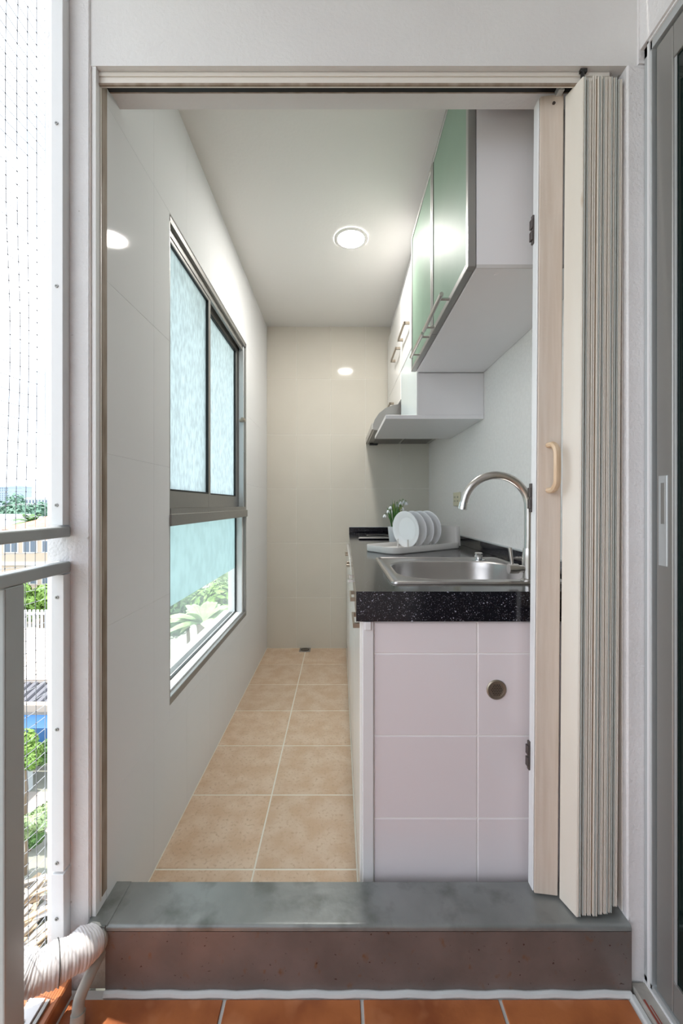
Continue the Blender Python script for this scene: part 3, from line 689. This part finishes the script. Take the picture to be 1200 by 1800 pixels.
# open box below the cabinets and its wide shelf
bxo = thing('shelf_box', 'white open box with a pale glass side and a wide protruding bottom board', 'shelf', (.45, 2.1, Z(.39)))
obj('end_panel', bx(.358, XR-.001, 1.846, 1.862, Z(.408), UZ0-.001), white_lam, bxo)
obj('pane', bx(.352, .358, 1.848, 2.325, Z(.408), Z(.764)), bluepane, bxo, label='pale blue glass side')
obj('edge_trim', bx(.3505, .3585, 1.844, 1.849, Z(.408), Z(.598)), alu_white, bxo)
obj('bottom_board', bx(.208, XR-.001, 1.842, 2.405, Z(.390), Z(.408), bev=.0012), white_lam, bxo)
# range hood
hdn = thing('range_hood', 'grey curved range hood at the far end below the white cabinet', 'range hood', (.42, 2.7, Z(.42)))
y0, y1 = 2.407, YB-.002
pf = [(.655, .447), (.205, .443), (.196, .452), (.197, .475), (.208, .506), (.232, .542), (.272, .574), (.315, .591), (.36, .598), (.655, .598)]
bm = nb(); A = [bm.verts.new((x_, y0, Z(z_))) for x_, z_ in pf]; B = [bm.verts.new((x_, y1, Z(z_))) for x_, z_ in pf]
bm.faces.new(A); bm.faces.new(B[::-1])
for k in range(len(pf)): bm.faces.new((A[k], A[(k+1) % len(pf)], B[(k+1) % len(pf)], B[k]))
bmesh.ops.recalc_face_normals(bm, faces=bm.faces)
obj('canopy', bm, hood_steel, hdn, smooth=True)
obj('front_panel', bx(.1905, .1975, y0+.001, y1-.001, Z(.447), Z(.486), bev=.001), mat('pale_hood_panel', (.56, .53, .49), .4, metal=.2), hdn)
obj('drip_tray', bx(.215, .275, y1-.06, y1-.01, Z(.432), Z(.4425), bev=.002), black, hdn)
for k in range(2): obj('grease_filter', bx(.24+k*.2, .42+k*.2, y0+.05, y1-.05, Z(.4395), Z(.4475)), mat('hood_filter_%d' % k, (.20, .19, .18), .5, metal=.6), hdn)
# ceiling light
cl = thing('ceiling_light', 'round recessed ceiling light, switched on', 'ceiling light', (.055, 1.99, ZC))
bm = nb(); lathe(bm, [(.083, ZC-.0005), (.083, ZC-.004), (.076, ZC-.007), (.066, ZC-.006), (.064, ZC-.003), (.064, ZC-.0005)], Matrix.Translation((.055, 1.99, 0)), n=48); obj('trim_ring', bm, mat('lamp_ring', (.72, .71, .69), .4), cl, smooth=True)
bm = nb(); lathe(bm, [(.0645, ZC-.0008), (.0645, ZC-.0042), (0, ZC-.0048)], Matrix.Translation((.055, 1.99, 0)), n=48); obj('diffuser', bm, lamp_m, cl, smooth=True)

# ------------------------------------------------------------------ balcony railing, net, pipes
rl = thing('balcony_railing', 'grey painted steel balcony railing with two top rails', 'railing', (-.60, 0, .035))
for zt_, zb_ in ((-.047, -.070), (-.123, -.147)):
    obj('rail', bx(-.616, -.586, -1.59, .883, Z(zb_), Z(zt_), bev=.003, seg=2), rail_grey, rl)
for k in range(10):
    yb = .709-k*.235
    if yb < -1.5: break
    b = obj('baluster', bx(-.616, -.5865, yb, yb+.046, .035, Z(-.147), bev=.003, seg=2), rail_grey, rl)
bm = nb(); cyl(bm, (-.5870, .725, .095), (-.5840, .725, .095), .007, n=12); cyl(bm, (-.60, .7085, .07), (-.60, .7065, .07), .006, n=12); obj('bolt', bm, alu, rl)
# battens that clamp the net
def screws(par, pts, ax):
    for p in pts:
        p = Vector(p); bm = nb(); cyl(bm, p, p-Vector(ax)*.0018, .0036, n=12); cyl(bm, p-Vector(ax)*.0018, p-Vector(ax)*.0022, .0014, n=6, mi=1)
        obj('screw', bm, [alu, black], par)
ba = thing('batten', 'white aluminium batten clamping the net above the railing', 'batten', (-.602, .872, Z(-.04)))
obj('bar', bx(-.615, -.590, .863, .8845, Z(-.044), 2.5, bev=.0008), alu_white, ba)
screws(ba, [(-.603, .863, Z((887-y)*.863/F)) for y in (888, 503, 217, -60)], (0, 1, 0))
bb = thing('batten', 'white aluminium batten clamping the net below the railing, split near its foot', 'batten', (-.602, .872, .15))
obj('bar', bx(-.6145, -.588, .863, .8845, .27, Z(-.150), bev=.0008), alu_white, bb); obj('bar', bx(-.6145, -.5875, .862, .8845, .10, .2655, bev=.0008), alu_white, bb)
screws(bb, [(-.602, .863, Z((887-y)*.863/F)) for y in (1050, 1282, 1517)]+[(-.602, .862, Z((887-1615)*.862/F))], (0, 1, 0))
bc2 = thing('batten', 'white aluminium batten lying on the balcony edge', 'batten', (-.61, .3, .0355))
obj('bar', bx(-.634, -.603, -1.5, .83, .0355, .043, bev=.0008), alu_white, bc2)
obj('bar', bx(-.600, -.592, -1.5, .83, .0355, .041, bev=.0008), alu, bc2)
screws(bc2, [(-.618, y_, .0435) for y_ in (.79, .55, .30, .05)], (0, 0, -1))
# net: mesh of string with knots
def net():
    V = []; Fc = []; sp = .0252; ny = int(1.75/sp); nzv = int(2.42/sp)
    def P(i, j):
        y = .866-i*sp; z = .045+j*sp
        a = noise.noise(Vector((y*5, z*3, 1.3)))*.012; b = noise.noise(Vector((y*4, z*4, 7.7)))*.014; c = noise.noise(Vector((y*2, z*2, 3)))*.010
        e_ = min(1, i/3.0) if i < 3 else 1
        sl = .18*(y-.866) if z > 1.0 else -.25*(y-.866)
        return Vector((-.630+c*.5*e_, y+a*e_, z+(b+sl*.35)*e_))
    def seg(a, b, r):
        d = (b-a).normalized(); u = d.orthogonal().normalized(); v = d.cross(u); n0_ = len(V)
        for p in (a, b):
            for k in range(3):
                t = 2*math.pi*k/3; V.append(p+(u*math.cos(t)+v*math.sin(t))*r)
        for k in range(3): Fc.append((n0_+k, n0_+(k+1) % 3, n0_+3+(k+1) % 3, n0_+3+k))
    def knot(p, r):
        n0_ = len(V)
        for d in ((1, 0, 0), (-1, 0, 0), (0, 1, 0), (0, -1, 0), (0, 0, 1), (0, 0, -1)): V.append(p+Vector(d)*r)
        for f in ((0, 2, 4), (2, 1, 4), (1, 3, 4), (3, 0, 4), (2, 0, 5), (1, 2, 5), (3, 1, 5), (0, 3, 5)): Fc.append(tuple(n0_+q for q in f))
    G_ = [[P(i, j) for j in range(nzv+1)] for i in range(ny+1)]
    for i in range(ny+1):
        for j in range(nzv+1):
            if j < nzv: seg(G_[i][j], G_[i][j+1], .0007)
            if i < ny: seg(G_[i][j], G_[i+1][j], .0007)
            if i > 0: knot(G_[i][j], .0017)
    me = bpy.data.meshes.new('bird_net'); me.from_pydata([v-Vector((-.63, .0, .045)) for v in V], [], Fc)
    return me
no = link('bird_net', net(), net_m, None, (-.63, 0, .045))
no.data.materials.append(knot_m)
for p_ in no.data.polygons:
    if len(p_.vertices) == 3: p_.material_index = 1
tag(no, 'fine white bird net stretched over the open balcony side', 'net', kind='stuff')
# wrapped refrigerant pipe
path = spline([(-.5245, .935, .122), (-.5262, .885, .118), (-.534, .856, .122), (-.562, .826, .126), (-.603, .797, .131), (-.642, .785, .150), (-.70, .765, .185), (-.80, .74, .23)], 40)
rad = []
for k in range(len(path)):
    rad.append((.0335+.0016*abs(math.sin(k*.62))+.0018*math.sin(k*.155))*min(1, .56+max(0, k-29)*.0105))
bm = nb(); tube(bm, path, rad, n=24)
for v in bm.verts:
    v.co += v.co.normalized()*noise.noise(Vector((v.co.x*90, v.co.y*90, v.co.z*30)))*.0035
wp = thing('wrapped_pipe', 'thick pipe bundle wrapped in white tape leaving through the railing', 'pipe', (-.53, .83, .1))
obj('tape_wrap', bm, tape, wp, smooth=True)
i0 = 128; bm = nb(); tube(bm, [path[i0], path[i0+1]], rad[i0]+.0026, n=24); obj('cable_tie', bm, black, wp, smooth=True)
bm = nb(); tube(bm, path[17:62], [r+.0012 for r in rad[17:62]], n=24); obj('grey_sleeve', bm, conduit_m, wp, smooth=True)
cp = thing('conduit_pipe', 'thin grey conduit bending down to the terracotta floor', 'pipe', (-.515, .80, 0))
pth = spline([(-.515, .905, .091), (-.514, .872, .090), (-.521, .845, .072), (-.530, .825, .045), (-.5265, .815, .018), (-.5265, .811, .0005)], 8)
bm = nb(); tube(bm, pth, .0112, n=16); obj('tube', bm, conduit_m, cp, smooth=True)
bm = nb(); cyl(bm, pth[-12], pth[-5], .0134, n=18); obj('coupler', bm, conduit_m, cp, smooth=True)
# broken plaster left of the riser
bm = bx(-.547, -.5025, .880, .954, .0, .078, bev=.002); struct('trim_11', bm, plaster, 'rough plaster patch beside the step')

# ------------------------------------------------------------------ the town beyond the railing
GZ = -11.0
tg = mat('street_ground', (.30, .29, .26), .9, var=(.22, .23, .18), vscale=.6, bump=.1, bscale=4)
bm = nb(); v = [bm.verts.new(p) for p in ((-900, -300, GZ), (300, -300, GZ), (300, 1400, GZ), (-900, 1400, GZ))]; bm.faces.new(v)
tag(obj('ground', bm, tg), 'pale ground of the town below', kind='structure')
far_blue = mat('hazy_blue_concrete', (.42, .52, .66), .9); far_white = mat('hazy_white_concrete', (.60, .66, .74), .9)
win_m = mat('far_window', (.16, .20, .26), .3); wall_c = mat('cream_render', (.62, .50, .40), .9); wall_w = mat('white_render', (.74, .72, .72), .9)
roof_o = mat('orange_roof_tile', (.62, .24, .13), .8, var=(.72, .34, .22), vscale=3); roof_p = mat('pale_roof_tile', (.42, .37, .33), .85, rand=.08)
roof_g = mat('grey_roof', (.36, .40, .46), .8); dark_cor = mat('dark_corrugated', (.13, .13, .15), .6); blue_t = mat('blue_tarpaulin', (.02, .10, .26), .5)
def tower(name, label, px0, px1, pyt, d, wm, floors, cols, dep=18):
    a = at(px0, pyt, d); b = at(px1, pyt, d); x0, x1, zt2 = a.x, b.x, a.z
    t = thing(name, label, 'building', ((x0+x1)/2, d+dep/2, GZ))
    obj('wall', bx(x0, x1, d, d+dep, GZ, zt2), wm, t)
    fh = (zt2-GZ)/floors; cw = (x1-x0)/cols; base = None
    for i in range(floors):
        for j in range(cols):
            if base is None: w_ = obj('window', bx(x0+cw*.25, x0+cw*.75, d-.15, d+.1, GZ+fh*.3, GZ+fh*.8), win_m, t); base = w_
            else: w_ = link('window', base.data, None, t, (x0+cw*(j+.5), base.matrix_basis.translation.y+t.location.y, GZ+fh*(i+.3)))
    obj('parapet', bx(x0-.4, x1+.4, d-.4, d+dep+.4, zt2-.02, zt2+1.0), wm, t)
    return t
tower('tower_block', 'hazy blue high-rise, left one of the pair on the horizon', -6, 15, 857, 420, far_blue, 16, 5)
tower('tower_block', 'hazy blue high-rise, right one of the pair on the horizon', 18, 34, 856, 440, far_blue, 16, 4)
tower('apartment_building', 'long white apartment building beyond the trees on the horizon', 16, 84, 877, 260, far_white, 4, 12)
def hip(bm, x0, x1, y0, y1, z0, h, ov=.6, mi=0):
    x0 -= ov; x1 += ov; y0 -= ov; y1 += ov; m = min(x1-x0, y1-y0)/2
    v = [bm.verts.new(p) for p in ((x0, y0, z0), (x1, y0, z0), (x1, y1, z0), (x0, y1, z0))]
    if x1-x0 > y1-y0: r = [bm.verts.new((x0+m, (y0+y1)/2, z0+h)), bm.verts.new((x1-m, (y0+y1)/2, z0+h))]; fs = ((v[0], v[1], r[1], r[0]), (v[1], v[2], r[1]), (v[2], v[3], r[0], r[1]), (v[3], v[0], r[0]))
    else: r = [bm.verts.new(((x0+x1)/2, y0+m, z0+h)), bm.verts.new(((x0+x1)/2, y1-m, z0+h))]; fs = ((v[0], v[1], r[0]), (v[1], v[2], r[1], r[0]), (v[2], v[3], r[1]), (v[3], v[0], r[0], r[1]))
    for f in fs: bm.faces.new(f)
    bm.faces.new((v[3], v[2], v[1], v[0])); return bm
def house(name, label, x0, x1, y0, y1, zt2, wm, rm, rh, wins, floors=2):
    t = thing(name, label, 'house', ((x0+x1)/2, (y0+y1)/2, GZ))
    obj('wall', bx(x0, x1, y0, y1, GZ, zt2), wm, t); obj('roof', hip(nb(), x0, x1, y0, y1, zt2, rh), rm, t)
    fh = (zt2-GZ)/floors
    for i in range(floors):
        obj('band', bx(x0-.1, x1+.1, y0-.15, y1, GZ+fh*(i+1)-.45, GZ+fh*(i+1)-.1), wall_w, t)
        for j in range(wins):
            xx = x0+(x1-x0)*(j+.5)/wins
            w_ = obj('window', bx(xx-.75, xx+.75, y0-.06, y0+.05, GZ+fh*i+.8, GZ+fh*i+2.1), wall_w, t)
            for q in (-1, 1): obj('pane', bx(xx+q*.35-.28, xx+q*.35+.28, y0-.09, y0-.05, GZ+fh*i+.9, GZ+fh*i+2.0), win_m, w_)
    return t
# pale house with orange roof
house('house', 'cream two-storey house with an orange hipped roof seen between the rails', -34.2, -26.5, 41, 50, -1.45, wall_c, roof_o, 1.5, 4, 3)
house('house', 'low white house with a grey roof left of the cream house', -46, -35.6, 43, 52, -2.6, wall_w, roof_g, 1.2, 4, 3)
house('house', 'white house with a grey roof farther back on the left', -100, -78, 104, 116, -4.5, wall_w, roof_g, 3.0, 6)
house('house', 'white house with an orange roof behind the palm', -66, -52, 82, 92, -3.5, wall_w, roof_o, 2.6, 4)
# foliage
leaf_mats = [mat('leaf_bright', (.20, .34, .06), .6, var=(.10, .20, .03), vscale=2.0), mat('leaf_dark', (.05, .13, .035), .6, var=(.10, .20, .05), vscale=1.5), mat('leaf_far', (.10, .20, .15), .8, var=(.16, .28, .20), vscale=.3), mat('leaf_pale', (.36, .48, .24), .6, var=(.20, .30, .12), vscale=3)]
bark = mat('bark', (.20, .15, .10), .9)
def tree(name, label, cat, c, r, h, m, n=900, ls=.22, group=None, squash=.8, seed=0):
    q = random.Random(seed+int(abs(c[0])*10)); t = thing(name, label, cat, (c[0], c[1], GZ), group)
    top = c[2]; obj('trunk', tube(nb(), [(c[0], c[1], GZ), (c[0]+.1*r, c[1], (GZ+top)/2), (c[0], c[1], top)], [.12*r, .09*r, .04*r], n=8), bark, t)
    V = []; Fc = []; blobs = [(Vector((q.gauss(0, .42), q.gauss(0, .42), q.gauss(0, .36)))*r, q.uniform(.35, .6)*r) for _ in range(9)]
    for k in range(n):
        b, br = blobs[q.randrange(9)]; d = Vector((q.gauss(0, 1), q.gauss(0, 1), q.gauss(0, 1))).normalized()
        p = Vector(c)+Vector((b.x, b.y, b.z*squash))+d*br*q.uniform(.75, 1.02); u = d.orthogonal().normalized(); u.rotate(Matrix.Rotation(q.uniform(0, 6.28), 3, d)); v_ = d.cross(u); tilt = Vector((q.uniform(-.5, .5), q.uniform(-.5, .5), q.uniform(-.5, .5)))
        u = (u+tilt*.6).normalized(); s = ls*q.uniform(.6, 1.25); n0_ = len(V)
        V += [p-u*s, p+v_*s*.42, p+u*s, p-v_*s*.42]; Fc.append((n0_, n0_+1, n0_+2, n0_+3))
    base = Vector((c[0], c[1], GZ)); me = bpy.data.meshes.new('foliage'); me.from_pydata([v-base for v in V], [], Fc)
    o = link('foliage', me, m, t, base); o['kind'] = 'stuff'; return t
fx_ = [(-170, 190, 'round dark tree, left one of the hazy tree line'), (-150, 185, 'round dark tree in the middle of the hazy tree line'), (-130, 180, 'round dark tree, right one of the hazy tree line'), (-112, 150, 'dark tree before the long white building'), (-128, 160, 'wide dark tree before the tower pair')]
for k, (x_, y_, lb) in enumerate(fx_): tree('tree', lb, 'tree', (x_, y_, -5.0), 9, 8, leaf_mats[2], n=900, ls=1.2, seed=k, group='trees on the horizon')
def palm(x_, y_, top, label, n=22, L=4.0, m=None, seed=2, grp=None):
    q = random.Random(seed); t = thing('palm_tree', label, 'palm', (x_, y_, GZ), grp)
    obj('trunk', tube(nb(), [(x_, y_, GZ), (x_+.3, y_, (GZ+top)/2), (x_, y_, top)], [.25, .2, .17], n=8), bark, t)
    for k in range(n):
        a = q.uniform(0, 6.28); el = q.uniform(.0, 1.1); d = Vector((math.cos(a)*math.cos(el), math.sin(a)*math.cos(el), math.sin(el))); s = Vector((-math.sin(a), math.cos(a), 0)); bm = nb(); pv = None
        for j in range(9):
            u = j/8; p = Vector((x_, y_, top))+d*L*u+Vector((0, 0, -L*.55*u*u)); w_ = L*.11*math.sin(math.pi*(.08+.9*u))
            a_ = bm.verts.new(p-s*w_-Vector((0, 0, w_*.5))); b_ = bm.verts.new(p+s*w_-Vector((0, 0, w_*.5))); c_ = bm.verts.new(p)
            if pv: bm.faces.new((pv[0], pv[2], c_, a_)); bm.faces.new((pv[2], pv[1], b_, c_))
            pv = (a_, b_, c_)
        obj('frond', bm, m or leaf_mats[1], t)
    return t
palm(-45.5, 60, -1.6, 'palm tree beside the orange roof', L=3.6)
tree('tree', 'bright green tree below the lower rail', 'tree', (-26.6, 36, -7.2), 2.6, 4, leaf_mats[0], n=2600, ls=.30)
tree('tree', 'second bright green tree, left of the one under the lower rail', 'tree', (-32.6, 36, -7.4), 2.6, 4, leaf_mats[0], n=1800, ls=.30, seed=5)
tree('tree', 'dark green tree beyond the pale tiled roof', 'tree', (-40, 33.5, -7.5), 2.0, 4, leaf_mats[1], n=1500, ls=.35, seed=6)
# neighbouring building with a pale tiled roof, corrugated lean-to and blue tarpaulin
nbh = thing('tiled_roof_building', 'neighbouring building with a pale tiled roof below the balcony', 'building', (-19.5, 24, GZ))
obj('wall', bx(-26, -13.2, 21.0, 27.2, GZ, -7.95), wall_w, nbh)
rs = .055
rb = bx(-27, -12.5, 0, 7.4, -.1, 0); rb.transform(Matrix.Translation((0, 20.3, -7.80)) @ Matrix.Rotation(math.atan(rs), 4, 'X')); obj('roof', rb, roof_p, nbh)
tm = bx(-.30, .30, -.26, .26, 0, .06, bev=.02); tme = bpy.data.meshes.new('roof_tile'); tm.to_mesh(tme); tm.free(); tme.materials.append(roof_p)
for j in range(14):
    for i in range(20):
        o = link('roof_tile', tme, None, nbh, (-24.9+i*.615, 20.6+j*.50, -7.785+j*.50*rs)); o.rotation_euler = (math.atan(rs)-.05, 0, 0)
bm = nb()
for i in range(38): cyl(bm, (-27+i*.38, 18.9, -8.25), (-27+i*.38, 20.5, -7.90), .14, n=8)
obj('corrugated_eave', bm, dark_cor, nbh)['kind'] = 'stuff'
obj('gutter', bx(-27, -12.6, 18.5, 18.85, -8.42, -8.12), mat('tan_gutter', (.52, .42, .32), .8), nbh)
bm = nb(); box(bm, -17.6, -10.8, 17.3, 18.4, -8.62, -8.50); box(bm, -17.6, -10.8, 17.3, 17.42, -9.5, -8.62)
tag(obj('awning', bm, blue_t), 'blue tarpaulin awning beside the tiled roof', 'awning')
ct = bx(-16.5, -13.0, 16.3, 17.2, GZ+.0, -9.15, bev=.03); tag(obj('storage_box', ct, mat('grey_box', (.42, .46, .47), .7)), 'pale grey box under the blue awning', 'box')
fe = thing('metal_gate', 'white metal gate with upright bars before the green trees', 'gate', (-25, 31, GZ))
obj('gate_rail', bx(-30, -19, 30.9, 31.1, -7.35, -7.2), wall_w, fe); obj('gate_rail', bx(-30, -19, 30.9, 31.1, -8.9, -8.7), wall_w, fe)
for k in range(36): obj('bar', bx(-30+k*.31, -29.86+k*.31, 30.95, 31.05, GZ, -7.0), wall_w, fe)
for k, (px, py, d, r, mi, lb) in enumerate([(44, 1325, 15.2, .6, 0, 'leafy green shrub before the blue awning'), (88, 1322, 16.2, .5, 1, 'dark shrub right of the leafy one by the awning'), (44, 1450, 13.2, .5, 3, 'pale leaved shrub beside the path'), (86, 1425, 14.4, .5, 3, 'pale leaved shrub against the batten line'), (52, 1500, 14.1, .35, 1, 'low dark shrub above the timber pile')]):
    p = at(px, py, d); tree('shrub', lb, 'shrub', (p.x, p.y, max(p.z, GZ+.5)), r, 1, leaf_mats[mi], n=1500, ls=.11, seed=k+20)
bm = nb()
v = [bm.verts.new(p) for p in ((-24, 14.8, GZ+.01), (-6, 14.8, GZ+.01), (-6, 17.0, GZ+.01), (-24, 17.0, GZ+.01))]; bm.faces.new(v)
tag(obj('trim_12', bm, mat('pale_path', (.42, .38, .34), .9, var=(.36, .32, .28), vscale=1.5)), 'pale concrete path beyond the shrubs', kind='structure')
pile_m = [mat('board_tan', (.46, .34, .22), .9), mat('board_grey', (.34, .30, .26), .9), mat('board_white', (.72, .70, .68), .8)]
q = random.Random(5); pile = thing('timber_pile', 'heap of tan and grey boards on the ground below', 'timber', (-9.2, 11.8, GZ))
for k in range(60):
    L_ = q.uniform(.8, 2.2); b_ = bx(-L_/2, L_/2, -.07, .07, 0, .04); b_.transform(Matrix.Translation((q.uniform(-10.2, -7.6), q.uniform(10.6, 12.5), GZ+.02+q.random()*.45)) @ Matrix.Rotation(q.gauss(1.1, .5), 4, 'Z') @ Matrix.Rotation(q.gauss(0, .12), 4, 'Y'))
    obj('board', b_, pile_m[q.choice((0, 0, 0, 1, 1, 2))], pile)
for k in range(3):
    b_ = bx(-.30, .30, -.25, .25, 0, .45, bev=.06); b_.transform(Matrix.Translation((-7.9+k*.72, 9.2, GZ+.01)) @ Matrix.Rotation(.4+k, 4, 'Z'))
    tag(obj('sack', b_, pile_m[2]), ['white sack at the left of the row before the timber pile', 'white sack in the middle of the row before the timber pile', 'white sack at the right of the row before the timber pile'][k], 'sack', 'white sacks by the timber pile')
# plants seen through the clear part of the kitchen window
palm(-4.25, 12.5, -2.6, 'broad leaved palm outside the kitchen window', n=30, L=1.5, m=leaf_mats[3], seed=8)
tree('tree', 'yellow green tree outside the kitchen window', 'tree', (-5.3, 17.4, -3.6), 1.5, 3, leaf_mats[0], n=2200, ls=.18, seed=41)
tree('tree', 'dark bushy tree left of the palm outside the kitchen window', 'tree', (-7.6, 20.2, -4.4), 1.5, 3, leaf_mats[1], n=1800, ls=.2, seed=42)
tree('tree', 'pale leaved tree outside the far end of the kitchen window', 'tree', (-6.2, 24.5, -4.6), 1.6, 3, leaf_mats[3], n=1500, ls=.18, seed=43)
